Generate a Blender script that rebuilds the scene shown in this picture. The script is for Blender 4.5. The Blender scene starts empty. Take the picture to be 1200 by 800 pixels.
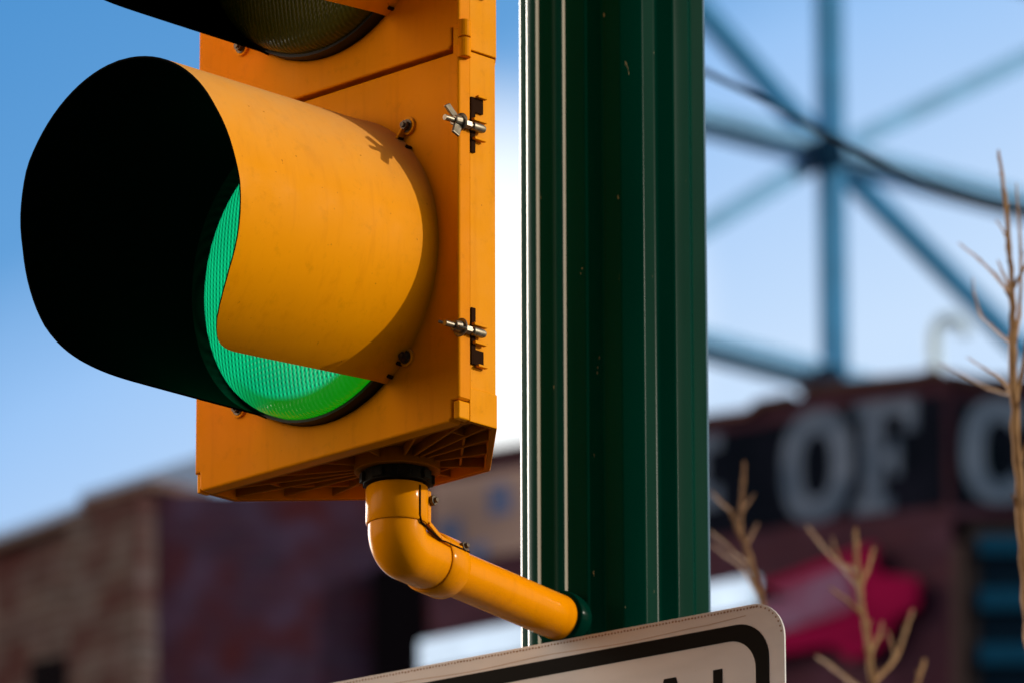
import bpy, bmesh, math, random
from mathutils import Vector, Matrix
random.seed(4)
sc = bpy.context.scene
col = sc.collection
R = math.radians
ZO = 3.56                                   # height of the signal's underside above the pavement

# ------------------------------------------------------------------ camera
F, TH, ROLL = 9023.75, 0.29612, 0.00291
CAM = Vector((0.04809, -6.66585, -1.96120 + ZO))
cd = bpy.data.cameras.new('camera')
cam = bpy.data.objects.new('camera', cd); col.objects.link(cam); sc.camera = cam
right0 = Vector((1, 0, 0)); up0 = Vector((0, -math.sin(TH), math.cos(TH))); fwd = Vector((0, math.cos(TH), math.sin(TH)))
cR, sR = math.cos(ROLL), math.sin(ROLL)
right = right0 * cR - up0 * sR; up = right0 * sR + up0 * cR
M = Matrix.Identity(4)
for i in range(3):
    M[i][0] = right[i]; M[i][1] = up[i]; M[i][2] = -fwd[i]; M[i][3] = CAM[i]
cam.matrix_world = M
cd.sensor_width = 36; cd.sensor_fit = 'HORIZONTAL'; cd.lens = F / 1200 * 36
cd.clip_start = .1; cd.clip_end = 5000
cd.dof.use_dof = True; cd.dof.focus_distance = 6.95; cd.dof.aperture_fstop = 10.6; cd.dof.aperture_blades = 9

def ray(x, y):
    return right * ((x - 600) / F) + up * ((400 - y) / F) + fwd
def aty(x, y, Y):
    r = ray(x, y); return CAM + r * ((Y - CAM.y) / r.y)
class Plane:                                # a vertical wall plane: point + yaw (right end nearer when yaw > 0)
    def __init__(s, P, yaw):
        s.P = Vector(P); s.u = Vector((math.cos(yaw), -math.sin(yaw), 0)); s.n = Vector((-math.sin(yaw), -math.cos(yaw), 0))
    def at(s, x, y, off=0):
        r = ray(x, y); k = (s.P + s.n * off - CAM).dot(s.n) / r.dot(s.n); return CAM + r * k
    def uz(s, x, y):
        q = s.at(x, y) - s.P; return (q.dot(s.u), q.z + s.P.z)
    def pt(s, u, z, off=0):
        q = s.P + s.u * u + s.n * off; q.z = z; return q

# ------------------------------------------------------------------ materials
def nodes(name):
    m = bpy.data.materials.new(name); m.use_nodes = True
    nt = m.node_tree; return m, nt, nt.nodes, nt.links, nt.nodes['Principled BSDF']
def mat(name, c, rough=.5, metal=0, spec=.5, var=0, scale=20, c2=None, bump=0, bscale=200, coat=0, stretch=None):
    m, nt, N, L, b = nodes(name)
    b.inputs['Base Color'].default_value = (*c, 1); b.inputs['Roughness'].default_value = rough
    b.inputs['Metallic'].default_value = metal; b.inputs['Specular IOR Level'].default_value = spec
    b.inputs['Coat Weight'].default_value = coat; b.inputs['Coat Roughness'].default_value = .12
    tc = N.new('ShaderNodeTexCoord'); vec = tc.outputs['Object']
    if stretch:
        mp = N.new('ShaderNodeMapping'); mp.inputs['Scale'].default_value = stretch
        L.new(vec, mp.inputs['Vector']); vec = mp.outputs['Vector']
    if var or c2:
        n = N.new('ShaderNodeTexNoise'); n.inputs['Scale'].default_value = scale; n.inputs['Detail'].default_value = 6
        n.inputs['Roughness'].default_value = .62
        L.new(vec, n.inputs['Vector'])
        rp = N.new('ShaderNodeValToRGB')
        rp.color_ramp.elements[0].position = .36; rp.color_ramp.elements[1].position = .66
        if c2 is None: c2 = tuple(min(1, v * (1 + var)) for v in c)
        c1 = tuple(v * (1 - var) for v in c)
        rp.color_ramp.elements[0].color = (*c1, 1); rp.color_ramp.elements[1].color = (*c2, 1)
        L.new(n.outputs['Fac'], rp.inputs['Fac']); L.new(rp.outputs['Color'], b.inputs['Base Color'])
    if bump:
        n = N.new('ShaderNodeTexNoise'); n.inputs['Scale'].default_value = bscale; n.inputs['Detail'].default_value = 3
        L.new(vec, n.inputs['Vector'])
        bp = N.new('ShaderNodeBump'); bp.inputs['Strength'].default_value = bump; bp.inputs['Distance'].default_value = .001
        L.new(n.outputs['Fac'], bp.inputs['Height']); L.new(bp.outputs['Normal'], b.inputs['Normal'])
    return m

def yellow_paint(name, c=(.80, .285, .004), rough=.34, chalk=.0, specks=True, dirt=.35, spec=.08):
    m, nt, N, L, b = nodes(name)
    b.inputs['Roughness'].default_value = rough
    b.inputs['Specular IOR Level'].default_value = spec
    tc = N.new('ShaderNodeTexCoord'); geo = N.new('ShaderNodeNewGeometry')
    def noise(scale, detail=5, rgh=.6):
        n = N.new('ShaderNodeTexNoise'); n.inputs['Scale'].default_value = scale; n.inputs['Detail'].default_value = detail
        n.inputs['Roughness'].default_value = rgh; L.new(tc.outputs['Object'], n.inputs['Vector']); return n
    def ramp(src, p0, p1, a=0, z=1):
        r = N.new('ShaderNodeMapRange'); r.inputs[1].default_value = p0; r.inputs[2].default_value = p1
        r.inputs[3].default_value = a; r.inputs[4].default_value = z; L.new(src, r.inputs[0]); return r.outputs[0]
    def mix(fac, A, B):
        x = N.new('ShaderNodeMix'); x.data_type = 'RGBA'
        if isinstance(fac, float): x.inputs[0].default_value = fac
        else: L.new(fac, x.inputs[0])
        for k, v in ((6, A), (7, B)):
            if isinstance(v, tuple): x.inputs[k].default_value = (*v, 1)
            else: L.new(v, x.inputs[k])
        return x.outputs[2]
    dk = tuple(v * (1 - dirt) for v in c)
    def streak(sc, z, det=5):
        mp = N.new('ShaderNodeMapping'); mp.inputs['Scale'].default_value = (sc, sc, sc * z); L.new(tc.outputs['Object'], mp.inputs['Vector'])
        n = N.new('ShaderNodeTexNoise'); n.inputs['Scale'].default_value = 1; n.inputs['Detail'].default_value = det; n.inputs['Roughness'].default_value = .65; L.new(mp.outputs[0], n.inputs['Vector']); return n.outputs['Fac']
    base = mix(ramp(noise(9).outputs['Fac'], .35, .7), c, tuple(v * .93 for v in c))
    base = mix(ramp(streak(70, .08), .52, .78, 0, .4), base, tuple(v * f for v, f in zip(c, (.72, .62, .6))))
    base = mix(ramp(streak(14, .5, 3), .5, .8, 0, .35), base, tuple(min(1, v * f) for v, f in zip(c, (1.04, 1.16, 1))))
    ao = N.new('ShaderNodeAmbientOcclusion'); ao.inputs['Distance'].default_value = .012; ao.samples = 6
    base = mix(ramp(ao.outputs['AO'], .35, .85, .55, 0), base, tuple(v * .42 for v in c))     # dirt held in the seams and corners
    base = mix(ramp(noise(55, 8, .7).outputs['Fac'], .56, .74, 0, .45), base, dk)      # faint grime mottling
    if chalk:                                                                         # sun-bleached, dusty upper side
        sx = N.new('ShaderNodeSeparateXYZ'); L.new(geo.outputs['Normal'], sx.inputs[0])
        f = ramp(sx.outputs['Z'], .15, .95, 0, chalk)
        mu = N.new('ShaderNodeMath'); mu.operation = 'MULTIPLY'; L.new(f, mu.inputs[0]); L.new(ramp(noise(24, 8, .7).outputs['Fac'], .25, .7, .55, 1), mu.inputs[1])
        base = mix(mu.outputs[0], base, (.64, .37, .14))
    if specks:
        sp = ramp(noise(210, 2, .5).outputs['Fac'], .735, .78, 0, .75)
        base = mix(sp, base, (.42, .12, .004))
    L.new(base, b.inputs['Base Color'])
    rr = ramp(noise(30, 6).outputs['Fac'], .3, .75, rough - .06, rough + .14); L.new(rr, b.inputs['Roughness'])
    n = noise(420, 2); bp = N.new('ShaderNodeBump'); bp.inputs['Strength'].default_value = .10; bp.inputs['Distance'].default_value = .0006
    L.new(n.outputs['Fac'], bp.inputs['Height']); L.new(bp.outputs['Normal'], b.inputs['Normal'])
    return m

def lens_material(name, colA, colB, strength, base, cx, cz, rr):
    """ribbed traffic lens; strength 0 = unlit"""
    m, nt, N, L, b = nodes(name)
    tc = N.new('ShaderNodeTexCoord'); s = N.new('ShaderNodeSeparateXYZ'); L.new(tc.outputs['Object'], s.inputs[0])
    def math_(op, a, c=None, d=None):
        x = N.new('ShaderNodeMath'); x.operation = op
        for i, v in enumerate((a, c, d)):
            if v is None: continue
            if isinstance(v, (int, float)): x.inputs[i].default_value = v
            else: L.new(v, x.inputs[i])
        return x.outputs[0]
    X = math_('SUBTRACT', s.outputs['X'], cx); Z = math_('SUBTRACT', s.outputs['Z'], cz)
    ribs = math_('SINE', math_('MULTIPLY', X, 2 * math.pi / .0052))
    rows = math_('SINE', math_('MULTIPLY', Z, 2 * math.pi / .0052))
    pat = math_('ADD', math_('MULTIPLY', ribs, .42), math_('MULTIPLY', math_('MULTIPLY', rows, ribs), .22))
    pat = math_('ADD', pat, .78)
    rad = math_('SQRT', math_('ADD', math_('MULTIPLY', X, X), math_('MULTIPLY', Z, Z)))
    mr = N.new('ShaderNodeMapRange'); mr.inputs[1].default_value = rr * .865; mr.inputs[2].default_value = rr * .905; L.new(rad, mr.inputs[0])
    dr_ = N.new('ShaderNodeMapRange'); dr_.inputs[1].default_value = .2; dr_.inputs[2].default_value = .75; L.new(math_('DIVIDE', math_('SUBTRACT', math_('MULTIPLY', X, .55), Z), rr), dr_.inputs[0])
    rimf = math_('MULTIPLY', mr.outputs[0], dr_.outputs[0])
    mx = N.new('ShaderNodeMix'); mx.data_type = 'RGBA'; L.new(rimf, mx.inputs[0])
    mx.inputs[6].default_value = (*colA, 1); mx.inputs[7].default_value = (*colB, 1)
    inv = math_('SUBTRACT', 1.0, rimf)
    fac = math_('ADD', math_('MULTIPLY', pat, inv), math_('MULTIPLY', rimf, .8))
    nz = N.new('ShaderNodeTexNoise'); nz.inputs['Scale'].default_value = 18; L.new(tc.outputs['Object'], nz.inputs['Vector'])
    fac = math_('MULTIPLY', fac, math_('ADD', .72, math_('MULTIPLY', nz.outputs['Fac'], .56)))
    b.inputs['Base Color'].default_value = (*base, 1); b.inputs['Roughness'].default_value = .18
    if not strength: b.inputs['Specular IOR Level'].default_value = .15; b.inputs['Roughness'].default_value = .3
    if strength:
        L.new(mx.outputs[2], b.inputs['Emission Color']); L.new(math_('MULTIPLY', fac, strength), b.inputs['Emission Strength'])
    bp = N.new('ShaderNodeBump'); bp.inputs['Strength'].default_value = .5; bp.inputs['Distance'].default_value = .0012
    L.new(pat, bp.inputs['Height']); L.new(bp.outputs['Normal'], b.inputs['Normal'])
    return m

def brick(name, c1, c2, mortar, scale=1.0, blotch=(.5, .5, .5), bl_amt=.5, bl_scale=.55):
    m, nt, N, L, b = nodes(name)
    b.inputs['Roughness'].default_value = .9; b.inputs['Specular IOR Level'].default_value = .05
    uv = N.new('ShaderNodeUVMap')
    br = N.new('ShaderNodeTexBrick'); br.inputs['Scale'].default_value = scale
    br.inputs['Brick Width'].default_value = .225; br.inputs['Row Height'].default_value = .075; br.inputs['Mortar Size'].default_value = .009
    br.inputs['Color1'].default_value = (*c1, 1); br.inputs['Color2'].default_value = (*c2, 1); br.inputs['Mortar'].default_value = (*mortar, 1)
    L.new(uv.outputs[0], br.inputs['Vector'])
    n = N.new('ShaderNodeTexNoise'); n.inputs['Scale'].default_value = bl_scale * 3; n.inputs['Detail'].default_value = 5; n.inputs['Roughness'].default_value = .6
    L.new(uv.outputs[0], n.inputs['Vector'])
    r = N.new('ShaderNodeMapRange'); r.inputs[1].default_value = .42; r.inputs[2].default_value = .62; r.inputs[4].default_value = bl_amt; L.new(n.outputs['Fac'], r.inputs[0])
    mx = N.new('ShaderNodeMix'); mx.data_type = 'RGBA'; L.new(r.outputs[0], mx.inputs[0]); L.new(br.outputs['Color'], mx.inputs[6]); mx.inputs[7].default_value = (*blotch, 1)
    n2 = N.new('ShaderNodeTexNoise'); n2.inputs['Scale'].default_value = bl_scale * 7; n2.inputs['Detail'].default_value = 4; L.new(uv.outputs[0], n2.inputs['Vector'])
    r2 = N.new('ShaderNodeMapRange'); r2.inputs[1].default_value = .5; r2.inputs[2].default_value = .68; r2.inputs[4].default_value = .7; L.new(n2.outputs['Fac'], r2.inputs[0])
    m2 = N.new('ShaderNodeMix'); m2.data_type = 'RGBA'; L.new(r2.outputs[0], m2.inputs[0]); L.new(mx.outputs[2], m2.inputs[6])
    m2.inputs[7].default_value = (*(min(1, v * 1.75 + .015) for v in c2), 1)
    L.new(m2.outputs[2], b.inputs['Base Color'])
    return m

# ------------------------------------------------------------------ mesh helpers
def finish(name, bm, m, parent=None, smooth=False, bevel=0, seg=2, angle=35, uvplane=None):
    me = bpy.data.meshes.new(name); bm.normal_update(); bm.to_mesh(me); bm.free()
    for mm in (m if isinstance(m, (list, tuple)) else [m]): me.materials.append(mm)
    o = bpy.data.objects.new(name, me); col.objects.link(o)
    if parent: o.parent = parent
    if smooth:
        for p in me.polygons: p.use_smooth = True
    if bevel:
        b = o.modifiers.new('bevel', 'BEVEL'); b.width = bevel; b.segments = seg; b.limit_method = 'ANGLE'; b.angle_limit = R(angle)
        b.harden_normals = False
    if smooth:
        try:
            me.set_sharp_from_angle(angle=R(angle))
        except Exception: pass
    return o
def empty(name, loc, rz=0, label=None, cat=None, group=None):
    o = bpy.data.objects.new(name, None); col.objects.link(o); o.location = loc; o.rotation_euler = (0, 0, rz); o.empty_display_size = .05
    if label: tag(o, label, cat, group)
    return o
def tag(o, label, cat, group=None):
    o['label'] = label; o['category'] = cat
    if group: o['group'] = group
    return o
def box(bm, c, s, rot=None):
    r = bmesh.ops.create_cube(bm, size=1)
    mt = Matrix.Translation(Vector(c)) @ (rot.to_4x4() if rot else Matrix.Identity(4)) @ Matrix.Diagonal((*s, 1))
    bmesh.ops.transform(bm, matrix=mt, verts=r['verts']); return r['verts']
def frame_to(d):
    return Vector(d).to_track_quat('Z', 'Y').to_matrix().to_4x4()
def cyl(bm, a, b, r, r2=None, n=24, caps=True):
    a, b = Vector(a), Vector(b); d = b - a
    v = bmesh.ops.create_cone(bm, cap_ends=caps, segments=n, radius1=r, radius2=r if r2 is None else r2, depth=d.length)['verts']
    bmesh.ops.transform(bm, matrix=Matrix.Translation((a + b) / 2) @ frame_to(d), verts=v); return v
def beam(bm, a, b, w, h, upv=(0, 0, 1)):
    a, b = Vector(a), Vector(b); d = (b - a); l = d.length; d.normalize()
    s = d.cross(Vector(upv)).normalized(); t = s.cross(d)
    r = bmesh.ops.create_cube(bm, size=1)['verts']
    mt = Matrix(((s.x * w, d.x * l, t.x * h, 0), (s.y * w, d.y * l, t.y * h, 0), (s.z * w, d.z * l, t.z * h, 0), (0, 0, 0, 1)))
    bmesh.ops.transform(bm, matrix=Matrix.Translation((a + b) / 2) @ mt, verts=r); return r
def sweep(bm, pts, rad, n=20, caps=True):
    pts = [Vector(p) for p in pts]; rings = []; nrm = None
    for i, p in enumerate(pts):
        t = (pts[min(i + 1, len(pts) - 1)] - pts[max(i - 1, 0)]).normalized()
        if nrm is None:
            nrm = t.orthogonal().normalized()
        nrm = (nrm - t * nrm.dot(t)).normalized(); bn = t.cross(nrm)
        r = rad[i] if isinstance(rad, (list, tuple)) else rad
        rings.append([bm.verts.new(p + (nrm * math.cos(2 * math.pi * k / n) + bn * math.sin(2 * math.pi * k / n)) * r) for k in range(n)])
    for A, B in zip(rings, rings[1:]):
        for k in range(n): bm.faces.new((A[k], A[(k + 1) % n], B[(k + 1) % n], B[k]))
    if caps: bm.faces.new(rings[0][::-1]); bm.faces.new(rings[-1])
    bmesh.ops.recalc_face_normals(bm, faces=bm.faces[:])
def plate(bm, loops, to3, d0, d1):
    """flat shape (outer loop + holes, 2-D) extruded from depth d0 to d1; to3(u,v,d) -> point"""
    edges = []
    for lp in loops:
        vs = [bm.verts.new(to3(u, v, d0)) for u, v in lp]
        edges += [bm.edges.new((vs[i], vs[(i + 1) % len(vs)])) for i in range(len(vs))]
    g = bmesh.ops.triangle_fill(bm, use_beauty=True, use_dissolve=False, edges=edges)
    fs = [f for f in g['geom'] if isinstance(f, bmesh.types.BMFace)]
    ex = bmesh.ops.extrude_face_region(bm, geom=fs)
    mv = to3(0, 0, d1) - to3(0, 0, d0)
    bmesh.ops.translate(bm, vec=mv, verts=[v for v in ex['geom'] if isinstance(v, bmesh.types.BMVert)])
    bmesh.ops.recalc_face_normals(bm, faces=bm.faces[:])
def rrect(x0, y0, x1, y1, r, n=8):
    out = []
    for cx, cy, a0 in ((x1 - r, y1 - r, 0), (x0 + r, y1 - r, 90), (x0 + r, y0 + r, 180), (x1 - r, y0 + r, 270)):
        for k in range(n + 1):
            q = R(a0 + 90 * k / n); out.append((cx + r * math.cos(q), cy + r * math.sin(q)))
    return out
def circle(cx, cy, r, n=72, a0=0): return [(cx + r * math.cos(2 * math.pi * k / n + a0), cy + r * math.sin(2 * math.pi * k / n + a0)) for k in range(n)]
def prism(bm, poly, z0, z1):
    vs = [bm.verts.new((x, y, z0)) for x, y in poly]; ws = [bm.verts.new((x, y, z1)) for x, y in poly]
    n = len(poly)
    bm.faces.new(vs[::-1]); bm.faces.new(ws)
    for i in range(n): bm.faces.new((vs[i], vs[(i + 1) % n], ws[(i + 1) % n], ws[i]))
    bmesh.ops.recalc_face_normals(bm, faces=bm.faces[:])

# ------------------------------------------------------------------ materials used
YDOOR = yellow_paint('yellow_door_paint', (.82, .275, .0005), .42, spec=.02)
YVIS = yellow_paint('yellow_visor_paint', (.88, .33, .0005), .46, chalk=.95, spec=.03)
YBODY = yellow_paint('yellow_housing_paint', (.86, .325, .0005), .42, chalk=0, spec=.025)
YUNDER = yellow_paint('shaded_yellow_underside', (.42, .135, .0006), .55, specks=False, dirt=.5, spec=.02)  # darker copy of the housing yellow: underside shade put into the colour
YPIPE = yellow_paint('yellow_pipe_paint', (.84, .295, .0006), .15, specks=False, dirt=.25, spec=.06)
BLACKIN = mat('black_visor_lining', (.0004, .0004, .0005), .60, spec=.015)
BLACKGL = mat('black_gloss_ring', (.0008, .001, .001), .32, spec=.05)
RUBBER = mat('black_gasket', (.006, .006, .006), .5, spec=.3)
DARKMET = mat('dark_collar_metal', (.012, .009, .004), .6, var=.4, scale=120, spec=.1)
ZINC = mat('zinc_hardware', (.25, .225, .18), .42, metal=.85, var=.3, scale=160)
STEEL = mat('dull_bolt_steel', (.10, .08, .06), .5, metal=.7, var=.4, scale=220)
SLOT = mat('shadowed_brown_slot', (.020, .006, .001), .8, spec=.05)

# ------------------------------------------------------------------ TRAFFIC SIGNAL
SIG_A = 0.772304
W, H, ZC, VR = .345, .355, .175, .145
sig = empty('traffic_signal', (0, 0, ZO), -SIG_A, 'yellow traffic signal head with black-lined visors, its lowest lens glowing green', 'traffic light')
# local axes: +x right along the front, +y back into the housing, z up
f3 = lambda u, v, d: Vector((u, d, v))

def door_mesh(z0, lowest):
    bm = bmesh.new()
    a, b = z0 + .0005, z0 + H - .0045
    if lowest: a = z0
    # outline with hinge notches in the lower corners
    o = [(-W + .0045, a + .003), (-W + .0075, a), (-.0135, a), (-.0095, a + .004), (-.0095, a + .0195), (-.0022, a + .0195), (0, a + .0215), (0, b - .004), (-.004, b), (-W + .002, b), (-W - .002, b - .004), (-W - .002, a + .018), (-W + .0045, a + .018)]
    plate(bm, [o, circle(-W / 2, z0 + ZC, VR - .002, 96)], f3, 0, .0142)
    bm.normal_update()
    es = [e for e in bm.edges if all(abs(v.co.y) < 1e-5 for v in e.verts) and len(e.link_faces) == 2 and e.calc_face_angle(0) > .6]
    bmesh.ops.bevel(bm, geom=es, offset=.0024, segments=3, profile=.5, affect='EDGES')
    return bm
def lens_mesh(z0):
    bm = bmesh.new(); Rl, n, rings = .1395, 72, []
    prof = [(1.0, .006), (1.0, -.017), (.988, -.0232), (.962, -.0275), (.93, -.0300), (.88, -.0322), (.8, -.0345), (.65, -.0375), (.45, -.0402), (.2, -.0420)]
    for q, d in prof:
        rings.append([bm.verts.new((-W / 2 + Rl * q * math.cos(2 * math.pi * k / n), d, z0 + ZC + Rl * q * math.sin(2 * math.pi * k / n))) for k in range(n)])
    for A, B in zip(rings, rings[1:]):
        for k in range(n): bm.faces.new((A[k], A[(k + 1) % n], B[(k + 1) % n], B[k]))
    c = bm.verts.new((-W / 2, -.0425, z0 + ZC))
    for k in range(n): bm.faces.new((rings[-1][k], rings[-1][(k + 1) % n], c))
    bmesh.ops.recalc_face_normals(bm, faces=bm.faces[:])
    return bm
def lerp_table(T, d):
    if d <= T[0][0]: return T[0][1]
    for (a, p), (b, q) in zip(T, T[1:]):
        if d <= b: return p + (q - p) * (d - a) / (b - a)
    return T[-1][1]
SMAX = [(-62.6, .180), (-62.5, .1865), (-62.1, .1925), (-61.3, .1985), (-60, .2045), (-58, .2103), (-55, .2170), (-51, .2240), (-46, .2300), (-40, .2350), (-33, .239), (-18, .2425), (-6, .246), (0, .248), (10, .2535), (30, .2615), (50, .2625), (90, .264)]
LOWB = [(0, -57.2), (.018, -57.7), (.094, -60.0), (.154, -61.9), (.18, -62.6), (.3, -62.6)]
def smax(d): return lerp_table(SMAX, d)         # visor reach by angle from the horizontal (right-hand side)
def visor_mesh(z0):
    bm = bmesh.new(); th = .0018
    half = [-62.6, -62.5, -62.3, -62.1, -61.7, -61.3, -60.7, -60, -59, -58, -56.5, -55, -53, -51, -48.5, -46, -43, -40] + list(range(-36, 91, 4))[:-1] + [90]
    half = sorted(set(half))
    ang = half + [180 - a for a in reversed(half[:-1])]
    ns = 14; out, inn = [], []
    for a in ang:
        m = a if a <= 90 else 180 - a
        sm = smax(m); q = R(a); ro, ri = [], []
        for k in range(ns + 1):
            s = sm * k / ns
            fl = .0012 * max(0, 1 - s / .006) if s < .006 else 0
            r = VR + fl - .0012 * (s / .25)
            a2 = q
            if m < -48:
                sh = R((lerp_table(LOWB, s) + 62.6) * (-48 - m) / 14.6); a2 = q + (sh if a < 90 else -sh)
            ro.append(bm.verts.new((-W / 2 + r * math.cos(a2), -s + .0005, z0 + ZC + r * math.sin(a2))))
            ri.append(bm.verts.new((-W / 2 + (r - th) * math.cos(a2), -s + .0005, z0 + ZC + (r - th) * math.sin(a2))))
        out.append(ro); inn.append(ri)
    for G, mi in ((out, 0), (inn, 1)):
        for A, B in zip(G, G[1:]):
            for k in range(ns):
                f = bm.faces.new((A[k], A[k + 1], B[k + 1], B[k])); f.material_index = mi if mi == 0 or k > 1 else 2
    def rim(i0, i1, k0, k1):
        f = bm.faces.new((out[i0][k0], out[i1][k1], inn[i1][k1], inn[i0][k0])); f.material_index = 1
    for i in range(len(ang) - 1):
        rim(i, i + 1, ns, ns); rim(i, i + 1, 0, 0)
    for k in range(ns):
        rim(0, 0, k, k + 1); rim(len(ang) - 1, len(ang) - 1, k, k + 1)
    bmesh.ops.recalc_face_normals(bm, faces=bm.faces[:])
    return bm
plan = [(-.0003, .0144), (-.0003, .0495), (-.103, .145), (-.242, .145), (-W + .0003, .0495), (-W + .0003, .0144)]
def inset(poly, d):
    c = Vector((sum(p[0] for p in poly) / len(poly), sum(p[1] for p in poly) / len(poly))); n = len(poly); res = []
    for i in range(n):
        p0, p1, p2 = Vector(poly[i - 1]), Vector(poly[i]), Vector(poly[(i + 1) % n])
        e1, e2 = (p1 - p0).normalized(), (p2 - p1).normalized()
        n1, n2 = Vector((-e1.y, e1.x)), Vector((-e2.y, e2.x))
        if n1.dot(c - p1) < 0: n1, n2 = -n1, -n2
        bis = (n1 + n2).normalized(); res.append(tuple(p1 + bis * (d / max(.3, bis.dot(n1)))))
    return res
HX, HY = -.1617, .0824                         # hub under the housing (local)
def housing_mesh(z0, lowest):
    bm = bmesh.new()
    if not lowest:
        prism(bm, plan, z0 + .0005, z0 + H - .0005); return bm
    rec = .013
    prism(bm, inset(plan, .0012), z0 + rec, z0 + H - .0005)
    p3 = lambda u, v, d: Vector((u, v, d))
    plate(bm, [plan, inset(plan, .0055)], p3, z0 + .0008, z0 + rec + .02)
    # hub boss and radial ribs of the underside
    plate(bm, [circle(HX, HY, .040, 40), circle(HX, HY, .030, 40)], p3, z0 - .001, z0 + rec)
    inn = inset(plan, .005)
    rim_pts = []
    for i in range(6):
        A, B = Vector(inn[i]), Vector(inn[(i + 1) % 6])
        k = {0: 0, 1: 2, 2: 2, 3: 2, 4: 0, 5: 4}[i]
        rim_pts += [A] + [A.lerp(B, (j + 1) / (k + 1)) for j in range(k)]
    for q in rim_pts:
        d = (q - Vector((HX, HY))); st = Vector((HX, HY)) + d.normalized() * .0385
        beam(bm, (*st, z0 + rec / 2 + .0022), (*q, z0 + rec / 2 + .0022), .0026, rec - .0035)
    mid = [tuple(Vector((HX, HY)).lerp(Vector(p), .72)) for p in inset(plan, .005)]
    for i in (0, 1, 2, 3, 4):
        beam(bm, (*mid[i], z0 + rec / 2 + .003), (*mid[(i + 1) % 6], z0 + rec / 2 + .003), .0024, rec - .005)
    bm.normal_update()
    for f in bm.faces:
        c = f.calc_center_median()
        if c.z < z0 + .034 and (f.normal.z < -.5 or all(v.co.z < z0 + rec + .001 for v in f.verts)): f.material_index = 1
    return bm

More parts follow.
